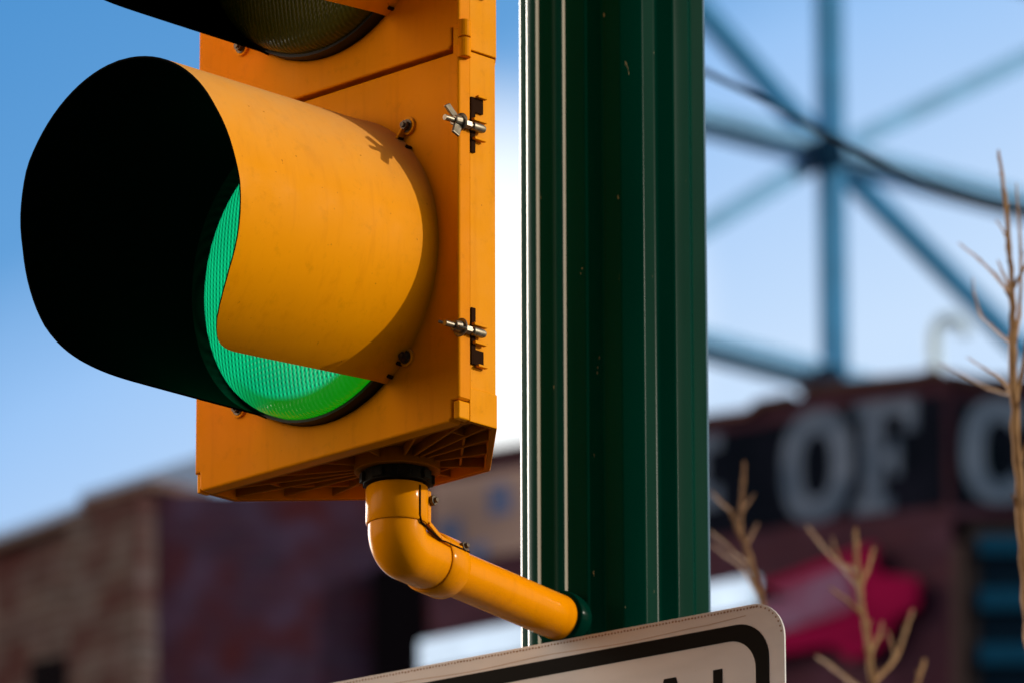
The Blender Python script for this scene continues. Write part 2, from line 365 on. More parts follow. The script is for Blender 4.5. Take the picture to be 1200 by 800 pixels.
def hexhead(bm, c, d, r, h):
    cyl(bm, c, Vector(c) + Vector(d) * h, r, n=6)
LENS = [lens_material('green_lens_lit', (.003, .50, .19), (.004, .25, .001), 1.0, (.005, .10, .05), -W / 2, ZC, .1395),
        lens_material('amber_lens_unlit', (0, 0, 0), (0, 0, 0), 0, (.055, .058, .002), -W / 2, ZC + H, .1395),
        lens_material('red_lens_unlit', (0, 0, 0), (0, 0, 0), 0, (.10, .006, .004), -W / 2, ZC + 2 * H, .1395)]
for k in range(3):
    z0 = k * H
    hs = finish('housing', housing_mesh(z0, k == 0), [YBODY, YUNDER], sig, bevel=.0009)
    dr = finish('door', door_mesh(z0, k == 0), YDOOR, sig)
    ls = finish('lens', lens_mesh(z0), LENS[k], sig, smooth=True, angle=60)
    ls['label'] = ['lit green ribbed lens', 'unlit amber ribbed lens', 'unlit red ribbed lens'][k]
    bm = bmesh.new(); plate(bm, [circle(-W / 2, z0 + ZC, .1428, 72), circle(-W / 2, z0 + ZC, .1400, 72)], f3, -.0125, .010)
    for v in bm.verts: pass
    finish('gasket', bm, RUBBER, ls, smooth=True)
    finish('visor', visor_mesh(z0), [YVIS, BLACKIN, BLACKGL], sig, smooth=True, angle=40)
    # visor tabs and their bolts
    for (bx, bz) in ((-.064, .2925), (-.0655, .0712), (-.286, .0685), (-.286, .2945)):
        bm = bmesh.new(); c = Vector((bx, -.0005, z0 + bz))
        inward = (Vector((-W / 2, 0, z0 + ZC)) - c); inward.y = 0; inward.normalize()
        cyl(bm, c + Vector((0, .001, 0)), c - Vector((0, .0022, 0)), .0085, n=20)
        beam(bm, c - Vector((0, .0006, 0)), c + inward * .02 - Vector((0, .0006, 0)), .0025, .013, (0, 1, 0))
        tb = finish('visor_tab', bm, YVIS, sig, bevel=.0005)
        bm = bmesh.new()
        cyl(bm, c - Vector((0, .0015, 0)), c - Vector((0, .0032, 0)), .0062, n=20)
        hexhead(bm, c - Vector((0, .0030, 0)), (0, -1, 0), .0045, .0042)
        cyl(bm, c - Vector((0, .007, 0)), c - Vector((0, .0095, 0)), .0024, n=12)
        finish('bolt', bm, STEEL, tb, smooth=True)
    # little slots on the lower edge of the visor base
    for a in (-47.5, -53.5, 47, 41):
        bm = bmesh.new(); q = R(a); p = Vector((-W / 2 + (VR + .001) * math.cos(q), -.003, z0 + ZC + (VR + .001) * math.sin(q)))
        box(bm, p, (.004, .006, .003), Matrix.Rotation(-q, 3, 'Y')); finish('visor_slot', bm, SLOT, sig)
    # latches: slotted lug in the side face with swing bolt, washer and wing nut
    for (lz, up_) in ((.2805, 1), (.0848, -1)):
        zz = z0 + lz
        bm = bmesh.new()
        box(bm, (-.0009, .0185, zz + up_ * .0030), (.003, .0052, .053))
        box(bm, (-.0007, .0245, zz + up_ * .0225), (.0028, .0135, .014))
        lt = finish('latch_slot', bm, SLOT, sig)
        for cc, ss in (((.0022, .0245, zz + .0075), (.0045, .017, .0028)), ((.0022, .0245, zz - .0105 - (0 if up_ > 0 else -.001)), (.0045, .015, .0024)), ((.0022, .0275, zz + up_ * .0305), (.0045, .012, .0022))):
            bm = bmesh.new(); box(bm, cc, ss); finish('latch_lug', bm, YBODY, sig, bevel=.0005)
        bm = bmesh.new()
        cyl(bm, (.0035, -.0215, zz), (.0035, .0275, zz), .0027, n=14)
        sweep(bm, [(.0035, .0130, zz), (.0035, .0140, zz), (.0035, .0265, zz), (.0035, .0290, zz), (.0035, .0300, zz)], [.0030, .0042, .0042, .0034, .0015], 16)
        cyl(bm, (.0035, .004, zz), (.0035, .0105, zz), .0042, n=6)
        bl = finish('swing_bolt', bm, ZINC, sig, smooth=True)
        bm = bmesh.new()
        cyl(bm, (.0035, -.0006, zz), (.0035, -.0022, zz), .0088, n=24)
        cyl(bm, (.0035, -.0022, zz), (.0035, -.0105, zz), .0060, .0048, n=20)
        ro = R(20 if up_ > 0 else 68)
        for s in (1, -1):
            d = Vector((math.sin(ro) * -1, 0, math.cos(ro))) * s
            p0 = Vector((.0035, -.006, zz)) + d * .004; p1 = Vector((.0035, -.0135, zz)) + d * .0165
            beam(bm, p0, p1, .0026, .0085, (0, 1, 0))
        finish('wing_nut', bm, ZINC, bl, bevel=.0009)
    # hinge barrel at the upper right corner, lugs at the lower corners
    bm = bmesh.new()
    cyl(bm, (.0015, .0058, z0 + .345), (.0015, .0058, z0 + .3635), .0062, n=20); cyl(bm, (.0015, .0058, z0 + .3645), (.0015, .0058, z0 + .381), .0062, n=20)
    box(bm, (-.0035, .0065, z0 + .3545), (.008, .0125, .0185)); box(bm, (-.0035, .0065, z0 + .3725), (.008, .0125, .0165))
    finish('hinge', bm, YDOOR, sig, bevel=.0008)
    bm = bmesh.new(); box(bm, (-.0033, .0068, z0 + .0095), (.0074, .0145, .017))
    finish('hinge_lug', bm, YBODY, sig, bevel=.0016, seg=3)
    bm = bmesh.new(); box(bm, (-W + .0022, .0078, z0 + .0085), (.0045, .0125, .018))
    finish('hinge_lug', bm, YBODY, sig, bevel=.001)

# threaded collar under the housing (bottom only)
bm = bmesh.new()
cyl(bm, (HX, HY, -.0005), (HX, HY, -.0135), .0318, n=40)
for k in range(8):
    q = k * math.pi / 4 + .2
    box(bm, (HX + .0315 * math.cos(q), HY + .0315 * math.sin(q), -.0075), (.006, .012, .009), Matrix.Rotation(q, 3, 'Z'))
finish('threaded_collar', bm, DARKMET, sig, bevel=.0008)

# ------------------------------------------------------------------ MOUNTING BRACKET (elbow + pipe to the pole)
ca, sa = math.cos(-SIG_A), math.sin(-SIG_A)
hubw = Vector((HX * ca - HY * sa, HX * sa + HY * ca, ZO))
ARM = Vector((math.cos(R(58.95)), math.sin(R(58.95)), 0)); AZ = -.0735
br = empty('mounting_bracket', hubw, 0, 'yellow elbow and pipe carrying the signal head on the green pole', 'bracket')
ex = Vector((0, 0, 1))
def elbow_path(z_top, L_end, rb, n=14):
    pts = [Vector((0, 0, z_top)), Vector((0, 0, z_top - .012))]
    c = Vector((0, 0, AZ + rb)) + ARM * rb
    for k in range(n + 1):
        q = math.pi / 2 * k / n
        pts.append(c - ARM * rb * math.cos(q) - ex * rb * math.sin(q))
    pts.append(ARM * L_end + ex * AZ)
    return pts
bm = bmesh.new(); sweep(bm, elbow_path(-.0150, .073, .017), .0270, 40)
el = finish('elbow', bm, YPIPE, br, smooth=True, angle=50)
bm = bmesh.new()
sweep(bm, [(0, 0, -.016), (0, 0, -.018), (0, 0, -.0495), (0, 0, -.051)], [.0284, .0292, .0292, .0282], 40)
finish('socket', bm, YPIPE, el, smooth=True, angle=50)
bm = bmesh.new()
sweep(bm, [ARM * .053 + ex * AZ, ARM * .0545 + ex * AZ, ARM * .083 + ex * AZ, ARM * .0845 + ex * AZ], [.0282, .0294, .0294, .0284], 40)
finish('socket', bm, YPIPE, el, smooth=True, angle=50)
# clamshell flange along the inner side of the elbow
side = Vector((ARM.y, -ARM.x, 0))
bm = bmesh.new()
ip = [Vector((0, 0, -.018)), Vector((0, 0, -.046))] ; ofs = []
fl = [ARM * .0140 + side * .0238 + ex * -.019, ARM * .0140 + side * .0238 + ex * -.0500, ARM * .034 + side * .0240 + ex * (-.0590), ARM * .050 + side * .0240 + ex * (-.0610), ARM * .083 + side * .0240 + ex * (-.0610)]
for A, B in zip(fl, fl[1:]): beam(bm, A, B, .0050, .0065, side)
finish('seam_flange', bm, YPIPE, el, bevel=.001)
sm = [Vector((.0212, -.0200, -.0185)), Vector((.0212, -.0200, -.0470)), Vector((.0225, -.0175, -.0530)), ARM * .034 + side * .0262 + ex * (AZ + .0125), ARM * .052 + side * .0268 + ex * (AZ + .0120), ARM * .0835 + side * .0268 + ex * (AZ + .0120)]
bm = bmesh.new()
for A, B in zip(sm, sm[1:]): cyl(bm, A, B, .0011, n=8)
finish('seam', bm, SLOT, el)
for c, d in ((ARM * .0165 + side * .0265 + ex * -.028, side), (ARM * .076 + side * .0235 + ex * -.0585, (side + ex * .25).normalized())):
    bm = bmesh.new(); hexhead(bm, c - d * .002, d, .0052, .0065); cyl(bm, c + d * .0045, c + d * .0075, .0026, n=12)
    finish('bolt', bm, STEEL, el, bevel=.0006)
POLE = Vector((.1475, .508, 0)); PR = .0915
armlen = (Vector((POLE.x, POLE.y)) - Vector((hubw.x, hubw.y))).dot(Vector((ARM.x, ARM.y)))
bm = bmesh.new(); sweep(bm, [ARM * .07 + ex * AZ, ARM * (armlen - PR - .012) + ex * AZ], .0221, 40)
finish('pipe', bm, YPIPE, br, smooth=True, angle=50)

# ------------------------------------------------------------------ SIGNAL POLE
def green_paint():
    m, nt, N, L, b = nodes('dark_green_enamel')
    tc = N.new('ShaderNodeTexCoord')
    mp = N.new('ShaderNodeMapping'); mp.inputs['Scale'].default_value = (1, 1, .25); L.new(tc.outputs['Object'], mp.inputs['Vector'])
    n = N.new('ShaderNodeTexNoise'); n.inputs['Scale'].default_value = 160; n.inputs['Detail'].default_value = 3; L.new(mp.outputs[0], n.inputs['Vector'])
    r = N.new('ShaderNodeMapRange'); r.inputs[1].default_value = .735; r.inputs[2].default_value = .765; L.new(n.outputs['Fac'], r.inputs[0])
    n2 = N.new('ShaderNodeTexNoise'); n2.inputs['Scale'].default_value = 14; n2.inputs['Detail'].default_value = 6; L.new(mp.outputs[0], n2.inputs['Vector'])
    rp = N.new('ShaderNodeValToRGB'); rp.color_ramp.elements[0].color = (.00003, .019, .012, 1); rp.color_ramp.elements[1].color = (.00003, .037, .024, 1); L.new(n2.outputs['Fac'], rp.inputs['Fac'])
    mx = N.new('ShaderNodeMix'); mx.data_type = 'RGBA'; L.new(r.outputs[0], mx.inputs[0]); L.new(rp.outputs[0], mx.inputs[6]); mx.inputs[7].default_value = (.22, .20, .12, 1)
    L.new(mx.outputs[2], b.inputs['Base Color']); b.inputs['Roughness'].default_value = .30; b.inputs['Specular IOR Level'].default_value = .015
    r2 = N.new('ShaderNodeMapRange'); r2.inputs[3].default_value = .12; r2.inputs[4].default_value = .26; L.new(n2.outputs['Fac'], r2.inputs[0]); L.new(r2.outputs[0], b.inputs['Roughness'])
    return m
GREEN = green_paint()
pole = empty('signal_pole', (POLE.x, POLE.y, 0), 0, 'dark green fluted metal pole behind the yellow signal head', 'pole')
def flute_profile():
    pts = []
    # grooves centred on these view angles (degrees from straight-at-camera, + = right), half widths
    for g in range(10):
        c = -7.2 + 36 * g
        for da, rr in ((-17.9, 1.0), (-11.0, 1.0), (-1.0, .922), (1.0, .922), (11.0, 1.0)):
            q = R(c + da); pts.append((PR * rr * math.sin(q), -PR * rr * math.cos(q)))
    return pts
bm = bmesh.new(); prism(bm, flute_profile(), .18, ZO + 1.75)
highlight_edges = []
for e in bm.edges:                           # left ridges take a brighter, glossier green that paints in their highlight lines
    a, b = e.verts
    if abs(a.co.z - b.co.z) > 1:
        q = math.degrees(math.atan2(a.co.x, -a.co.y)); rr = math.hypot(a.co.x, a.co.y)
        if rr > PR * .98 and any(abs(q - t) < 1 for t in (-54.2, -32.2, -68.2, -90.2)): highlight_edges.append(e)
bv = bmesh.ops.bevel(bm, geom=highlight_edges, offset=.0024, segments=4, profile=.5, affect='EDGES')
for f in bv['faces']: f.material_index = 1
EDGE = mat('highlight_green_edge', (.006, .075, .048), .16, spec=.9, var=.35, scale=60, stretch=(1, 1, .08), c2=(.03, .10, .065))
sh = finish('shaft', bm, [GREEN, EDGE], pole, bevel=.0016, seg=3, angle=14, smooth=True)
bm = bmesh.new()
cyl(bm, (0, 0, .012), (0, 0, .03), .19, n=40); cyl(bm, (0, 0, .03), (0, 0, .10), .155, .14, n=40); cyl(bm, (0, 0, .10), (0, 0, .1795), .13, .105, n=40)
finish('base', bm, GREEN, pole, bevel=.004)
bm = bmesh.new(); cyl(bm, (0, 0, ZO + 1.7505), (0, 0, ZO + 1.77), .105, n=40); cyl(bm, (0, 0, ZO + 1.77), (0, 0, ZO + 1.84), .09, .02, n=40)
finish('cap', bm, GREEN, pole, bevel=.004)
bm = bmesh.new()
P0 = hubw + ex * AZ; q0 = P0 + ARM * (armlen - PR - .013) - POLE
q1 = P0 + ARM * (armlen - PR * .8) - POLE
sweep(bm, [q0, q0 + ARM * .0015, q1 - ARM * .004, q1], [.0255, .0268, .0268, .0268], 40)
finish('pipe_boss', bm, GREEN, pole, smooth=True, angle=50)

# ------------------------------------------------------------------ SIGN
SB = R(36.0)
spl = Plane(POLE - Vector((math.sin(SB), math.cos(SB), 0)) * (PR + .016), SB)
ur, zr = spl.uz(921, 760); _, zt = spl.uz(880, 708.5); u2, zt2 = spl.uz(420, 794.5)
zt = (zt + zt2) / 2
SW, SH = .61, .46
def aged_white():
    m, nt, N, L, b = nodes('aged_white_sheeting')
    tc = N.new('ShaderNodeTexCoord'); s = N.new('ShaderNodeSeparateXYZ'); L.new(tc.outputs['Object'], s.inputs[0])
    mp = N.new('ShaderNodeMapping'); mp.inputs['Scale'].default_value = (5, 5, 16); L.new(tc.outputs['Object'], mp.inputs['Vector'])
    n = N.new('ShaderNodeTexNoise'); n.inputs['Scale'].default_value = 4; n.inputs['Detail'].default_value = 7; L.new(mp.outputs[0], n.inputs['Vector'])
    rp = N.new('ShaderNodeValToRGB'); rp.color_ramp.elements[0].position = .3; rp.color_ramp.elements[1].position = .7
    rp.color_ramp.elements[0].color = (.60, .60, .64, 1); rp.color_ramp.elements[1].color = (.66, .66, .705, 1); L.new(n.outputs['Fac'], rp.inputs['Fac'])
    n2 = N.new('ShaderNodeTexNoise'); n2.inputs['Scale'].default_value = 300; L.new(tc.outputs['Object'], n2.inputs['Vector'])
    r = N.new('ShaderNodeMapRange'); r.inputs[1].default_value = .76; r.inputs[2].default_value = .8; r.inputs[4].default_value = .7; L.new(n2.outputs['Fac'], r.inputs[0])
    mx = N.new('ShaderNodeMix'); mx.data_type = 'RGBA'; L.new(r.outputs[0], mx.inputs[0]); L.new(rp.outputs[0], mx.inputs[6]); mx.inputs[7].default_value = (.25, .16, .10, 1)
    L.new(mx.outputs[2], b.inputs['Base Color']); b.inputs['Roughness'].default_value = .5
    return m
WHITE = aged_white(); INK = mat('black_sign_ink', (.002, .002, .0025), .6, spec=.08)
STITCH = mat('brown_edge_stitch', (.26, .15, .09), .7); CREASE = mat('faint_crease', (.45, .33, .26), .6)
ALU = mat('sign_bracket_aluminium', (.35, .35, .36), .45, metal=.8)
sign = empty('regulatory_sign', spl.pt(ur - SW / 2, zt - SH), -SB, 'aged white sign with thick black border and AL lettering, at the foot of the picture', 'sign')
# local: x along sign, -y toward viewer, z up from lower edge; right edge x = SW/2
s3 = lambda u, v, d: Vector((u, -d, v))
bm = bmesh.new(); plate(bm, [rrect(-SW / 2, 0, SW / 2, SH, .036, 10)], s3, 0, .0025)
pn = finish('panel', bm, WHITE, sign, bevel=.0005)
m1, m2 = .0172, .0322
bm = bmesh.new(); plate(bm, [rrect(-SW / 2 + m1, m1, SW / 2 - m1, SH - m1, .036, 10), rrect(-SW / 2 + m2, m2, SW / 2 - m2, SH - m2, .030, 10)], s3, .0026, .0030)
finish('border', bm, INK, sign)
def sgn(x, y):                                # a pixel on the sign face -> local (u, v)
    u, z = spl.uz(x, y); return u - (ur - SW / 2), z - (zt - SH)
uL, vL = sgn(843, 784.5); uA, vA = sgn(787, 794)
LH = .102; sw_ = .0105
vtop = vL
L_ = [(uL - sw_ / 2, vtop - LH), (uL + .042, vtop - LH), (uL + .042, vtop - LH + .0125), (uL + sw_ / 2, vtop - LH + .0125), (uL + sw_ / 2, vtop), (uL - sw_ / 2, vtop)]
bm = bmesh.new(); plate(bm, [L_], s3, .0026, .0030); finish('letter', bm, INK, sign)['label'] = 'black capital letter L'
hw = .030
A_ = [(uA - hw - .007, vtop - LH), (uA - hw + .0065, vtop - LH), (uA - hw * .68 + .0065, vtop - LH * .70), (uA + hw * .68 - .0065, vtop - LH * .70), (uA + hw - .0065, vtop - LH), (uA + hw + .007, vtop - LH), (uA + .0068, vtop), (uA - .0068, vtop)]
hole = [(uA - .0122, vtop - LH * .585), (uA + .0122, vtop - LH * .585), (uA, vtop - LH * .2)]
bm = bmesh.new(); plate(bm, [A_, hole], s3, .0026, .0030); finish('letter', bm, INK, sign)['label'] = 'black capital letter A'
bm = bmesh.new()                             # perforated edge line of the sheeting
n = 150
for k in range(n):
    u = -SW / 2 + .03 + (SW - .06) * k / (n - 1); box(bm, s3(u, SH - .0028 - random.random() * .0006, .0026), (.0011 + random.random() * .0009, .0004, .0016))
for k in range(10):
    q = R(90 - 9 * k); box(bm, s3(SW / 2 - .036 + .0332 * math.cos(q), SH - .036 + .0332 * math.sin(q), .0026), (.0014, .0004, .0016))
o = finish('edge_stitching', bm, STITCH, pn); o['kind'] = 'stuff'
bm = bmesh.new()
A = [s3(-.28 + .02 * k, SH - .0135 - .0012 * math.sin(k * .7), .0026) for k in range(26)] + [s3(.262, SH - .010, .0026)]
for p, q in zip(A, A[1:]): beam(bm, p, q, .0006, .0003, (0, 1, 0))
finish('crease', bm, CREASE, pn)
for zz in (.10, .36):
    bm = bmesh.new(); xp = (POLE - sign.location).dot(spl.u)
    box(bm, (xp, .0055, zz), (.06, .011, .03)); cyl(bm, (xp, .0055 + .0, zz), (xp, .0155, zz), .012, n=16)
    finish('bracket', bm, ALU, sign, bevel=.001)

# ------------------------------------------------------------------ BACKGROUND BUILDINGS
def wall_uv(o, pl):
    me = o.data; uv = me.uv_layers.new(name='UVMap')
    for lp in me.loops:
        co = o.matrix_world @ me.vertices[lp.vertex_index].co
        q = co - pl.P; uv.data[lp.index].uv = (q.dot(pl.u) + q.dot(pl.n) * .7, co.z)
def on_wall(name, pl, px, m, parent, off0, off1, root=None):
    """polygon given on the wall plane as picture points, standing off the wall from off0 to off1"""
    bm = bmesh.new(); org = parent_origin(parent)
    uz = [pl.uz(x, y) for x, y in px]
    plate(bm, [uz], lambda u, v, d: pl.pt(u, v, d) - org, off0, off1)
    o = finish(name, bm, m, parent)
    bpy.context.view_layer.update()
    return o
def parent_origin(p):
    v = Vector((0, 0, 0))
    while p is not None: v += p.location; p = p.parent
    return v
def uz_shape(name, pl, loops, m, parent, off0, off1):
    bm = bmesh.new(); org = parent_origin(parent)
    plate(bm, loops, lambda u, v, d: pl.pt(u, v, d) - org, off0, off1)
    return finish(name, bm, m, parent)
def wall_from_profile(name, pl, top, m, parent, depth):
    bm = bmesh.new(); org = parent_origin(parent)
    uz = [pl.uz(x, y) for x, y in top]
    lp = uz + [(uz[-1][0], 0), (uz[0][0], 0)]
    plate(bm, [lp], lambda u, v, d: pl.pt(u, v, d) - org, 0, -depth)
    o = finish(name, bm, m, parent); bpy.context.view_layer.update(); wall_uv(o, pl); return o
def coping(name, pl, top, m, parent, h, out, depth):
    bm = bmesh.new(); org = parent_origin(parent)
    for (x0, y0), (x1, y1) in zip(top, top[1:]):
        a, b = pl.uz(x0, y0), pl.uz(x1, y1)
        if abs(b[0] - a[0]) < .06: continue
        lp = [(a[0], a[1] + .002), (b[0], b[1] + .002), (b[0], b[1] + h), (a[0], a[1] + h)]
        plate(bm, [lp], lambda u, v, d: pl.pt(u, v, d) - org, out, -depth)
    return finish(name, bm, m, parent)

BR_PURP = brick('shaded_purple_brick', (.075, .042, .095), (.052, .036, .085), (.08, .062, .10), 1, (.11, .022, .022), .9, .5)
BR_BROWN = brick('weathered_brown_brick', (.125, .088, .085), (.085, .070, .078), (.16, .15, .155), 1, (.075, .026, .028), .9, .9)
BR_RED = brick('dark_red_brick', (.10, .038, .062), (.075, .036, .068), (.09, .055, .075), 1, (.065, .030, .055), .6, .4)
BAND = mat('faded_black_wall_paint', (.004, .012, .026), .9, var=.45, scale=1.6, spec=.03, c2=(.012, .016, .034))
COPE = mat('rust_brown_coping', (.085, .036, .032), .7, var=.4, scale=2)
BLUCOPE = mat('blue_grey_gutter_metal', (.22, .42, .80), .6, var=.15, scale=1.5)
FADED = mat('faded_white_wall_lettering', (.12, .21, .37), .9, var=.4, scale=3.5, spec=.03, c2=(.22, .31, .47))
BEIGE = mat('beige_plaster', (.50, .40, .40), .9, var=.4, scale=1.1, c2=(.60, .48, .46), spec=.05)
BLOTCH = mat('blue_wall_paint', (.12, .20, .46), .8, var=.4, scale=3)
PINK = mat('crimson_sign_paint', (.36, .006, .085), .8, spec=.05, var=.2, scale=3)
PINKS = mat('faded_lilac_sign_stripe', (.46, .10, .24), .8, spec=.05, var=.35, scale=3, c2=(.34, .24, .44))
DKFRAME = mat('dark_window_frame', (.030, .020, .022), .6)
DKGLASS = mat('dark_navy_glass', (.002, .014, .034), .4, spec=.1)
BLUSLAT = mat('teal_blue_louvre', (.004, .075, .17), .6, spec=.08)
AWN = mat('bright_metal_fascia', (.20, .31, .50), .28, metal=1, var=.25, scale=2.2)
BLACKV = mat('black_opening', (.004, .003, .006), .9, spec=.04)
RUSTPOST = mat('brown_downpipe', (.060, .034, .036), .7)

# -- left: two-faced brick building
YL = 33.0
cornerL = aty(186, 600, YL)
LB = empty('brick_building', (cornerL.x, cornerL.y + 2.5, 0), 0, 'brick corner building with stepped roofline, below and left of the signal head', 'building')
plLL = Plane(cornerL, R(49)); plLR = Plane(cornerL, R(-4))
topLL = [(-160, 708), (100, 617), (101, 603), (186, 578)]
topLR = [(186, 578), (340, 575), (450, 572), (506, 578)]
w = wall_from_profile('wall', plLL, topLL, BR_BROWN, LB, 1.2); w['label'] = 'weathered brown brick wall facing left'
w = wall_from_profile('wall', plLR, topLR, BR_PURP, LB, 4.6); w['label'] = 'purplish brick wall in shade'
coping('coping', plLL, [(-160, 702), (100, 611)], COPE, LB, .05, .05, .4)
coping('coping', plLL, [(101, 597), (186, 572)], COPE, LB, .05, .05, .4)
bm = bmesh.new(); org = parent_origin(LB)
for pp in ([(-160, 690), (99, 600)], [(100, 588), (250, 541), ]):
    a, b = plLL.at(*pp[0], -.9), plLL.at(*pp[1], -.9)
    beam(bm, a - org, b - org, .08, .09)
    a.z -= .14; b.z -= .14
    beam(bm, a - org, b - org, .06, .17)
finish('gutter', bm, BLUCOPE, LB)
on_wall('pilaster', plLL, [(100, 606), (184, 581), (184, 860), (100, 860)], BR_BROWN, LB, .0, .12); wall_uv(bpy.data.objects['pilaster'], plLL)
on_wall('opening', plLR, [(436, 668), (500, 662), (500, 850), (436, 850)], BLACKV, LB, .002, .06)
on_wall('opening', plLL, [(40, 775), (92, 768), (92, 860), (40, 860)], BLACKV, LB, .002, .03)

# -- right: long painted wall + front bay, one building
cornerR = aty(1112, 600, 37.0)
RB = empty('brick_building', (cornerR.x, cornerR.y + 2.5, 0), 0, 'dark brick building with black painted band reading OF C, right of the pole', 'building')
plRL = Plane(cornerR, R(30)); plRR = Plane(cornerR, R(-1.5))
topRL = [(380, 572), (600, 532), (830, 496), (880, 489), (893, 478), (930, 471), (940, 462), (1000, 455), (1085, 446), (1098, 440), (1112, 446)]
topRR = [(1112, 446), (1140, 452), (1420, 450)]
w = wall_from_profile('wall', plRL, topRL, BR_RED, RB, 6); w = wall_from_profile('wall', plRR, topRR, BR_RED, RB, 5.2)
coping('coping', plRL, topRL, COPE, RB, .045, .06, .4); coping('coping', plRR, topRR, COPE, RB, .045, .06, .4)
on_wall('painted_band', plRL, [(815, 512), (893, 500), (1000, 474), (1106, 462), (1106, 592), (985, 606), (815, 632)], BAND, RB, .001, .012)
on_wall('painted_band', plRR, [(1118, 470), (1420, 472), (1420, 596), (1118, 592)], BAND, RB, .001, .012)
on_wall('plaster_patch', plRL, [(500, 566), (650, 541), (650, 640), (500, 662)], BEIGE, RB, .001, .012)
for c in ([(512, 612), (540, 606), (545, 640), (515, 648)], [(572, 570), (598, 566), (602, 600), (575, 606)], [(548, 640), (572, 634), (572, 656), (548, 662)]):
    on_wall('paint_blotch', plRL, c, BLOTCH, RB, .0125, .016)
# faded painted letters (O F on the long wall, C on the bay)
def quad_map(pl, bl, br_, tl, tr):
    P = [pl.uz(*q) for q in (bl, br_, tl, tr)]
    def f(s, t):
        return tuple(P[0][i] * (1 - s) * (1 - t) + P[1][i] * s * (1 - t) + P[2][i] * (1 - s) * t + P[3][i] * s * t for i in (0, 1))
    return f
def letter(pl, loops, quad, lab):
    f = quad_map(pl, *quad); o = uz_shape('letter', pl, [[f(*p) for p in lp] for lp in loops], FADED, RB, .013, .017)
    o['label'] = lab
def sup(cx, cy, rx, ry, e=2.4, n=48, a0=0, a1=360):
    out = []
    for k in range(n + (0 if a1 - a0 == 360 else 1)):
        q = R(a0 + (a1 - a0) * k / n); c, s = math.cos(q), math.sin(q)
        out.append((cx + rx * math.copysign(abs(c) ** (2 / e), c), cy + ry * math.copysign(abs(s) ** (2 / e), s)))
    return out
letter(plRL, [sup(.5, .5, .5, .5), sup(.5, .5, .20, .28)], ((917, 617), (1000, 606), (917, 487), (1000, 474)), 'faded white capital letter O')
Fp = [(0, 0), (.62, 0), (.62, .12), (.48, .12), (.48, .40), (.60, .40), (.60, .31), (.74, .31), (.74, .64), (.60, .64), (.60, .55), (.48, .55), (.48, .86), (.80, .86), (.80, .70), (1, .70), (1, 1), (0, 1), (0, .88), (.13, .88), (.13, .12), (0, .12)]
letter(plRL, [Fp], ((1002, 604), (1076, 594), (1002, 474), (1076, 465)), 'faded white capital letter F')
oc = sup(.5, .5, .5, .5, n=40, a0=38, a1=322); ic = sup(.5, .5, .20, .28, n=40, a0=322, a1=38)
letter(plRR, [oc + ic], ((1127, 590), (1217, 591), (1127, 466), (1217, 467)), 'faded white capital letter C')
letter(plRL, [[(0, 0), (1, 0), (1, .3), (.6, .3), (.6, .8), (1, .8), (1, 1), (0, 1)]], ((806, 600), (846, 594), (806, 515), (846, 509)), 'edge of a faded white letter')
# window bay on the right face
on_wall('opening', plRR, [(1116, 606), (1420, 606), (1420, 900), (1116, 900)], BLACKV, RB, .001, .010)
on_wall('downpipe', plRR, [(1116, 640), (1130, 640), (1130, 900), (1116, 900)], RUSTPOST, RB, .012, .09)
wf = on_wall('window', plRR, [(1134, 618), (1420, 618), (1420, 900), (1134, 900)], DKFRAME, RB, .012, .03)
on_wall('pane', plRR, [(1150, 634), (1420, 634), (1420, 900), (1150, 900)], DKGLASS, wf, .032, .036)
for y0, y1 in ((630, 652), (692, 717), (757, 781)):
    on_wall('louvre', plRR, [(1146, y0), (1420, y0 - 3), (1420, y1 - 3), (1146, y1)], BLUSLAT, wf, .04, .07)

# -- things fixed to that wall
pk = on_wall('wall_sign', plRL, [(885, 702), (900, 690), (960, 668), (1000, 652), (1034, 641), (1037, 676), (1086, 682), (1084, 716), (1060, 728), (1040, 764), (1008, 778), (984, 760), (925, 770), (885, 782)], PINK, None, .06, .12)
tag(pk, 'crimson wall sign with a lilac stripe, behind the bare twigs', 'wall sign')
on_wall('stripe', plRL, [(886, 706), (1000, 668), (1016, 708), (1000, 722), (886, 758)], PINKS, pk, .122, .135)
plC = Plane(aty(700, 715, 23.0), R(37))
aw = empty('canopy', (plC.P.x, plC.P.y + 1.2, 0), 0, 'long canopy with a bright metal edge behind the pole, showing either side of it', 'canopy')
org = parent_origin(aw)
lo, hi = [plC.at(498, 789), plC.at(889, 713)], [plC.at(498, 753), plC.at(889, 676)]
uz_shape('fascia', plC, [[plC.uz(498, 789), plC.uz(889, 713), plC.uz(889, 676), plC.uz(498, 753)]], AWN, aw, .0, .04)
bm = bmesh.new()
dz = Vector((0, 0, .03)); v = [bm.verts.new(p - org - dz) for p in (hi[0] - plC.n * .01, hi[1] - plC.n * .01, hi[1] - plC.n * .22, hi[0] - plC.n * .22)]; bm.faces.new(v)
bmesh.ops.solidify(bm, geom=bm.faces[:], thickness=.03); bmesh.ops.recalc_face_normals(bm, faces=bm.faces[:])
finish('roof_sheet', bm, DKFRAME, aw)
for p in (lo[0].lerp(lo[1], .25), lo[0].lerp(lo[1], .75)):
    q = p - org - plC.n * .2; q.z -= .02; bm = bmesh.new(); cyl(bm, (q.x, q.y, 0), q, .05, n=12); finish('post', bm, RUSTPOST, aw)

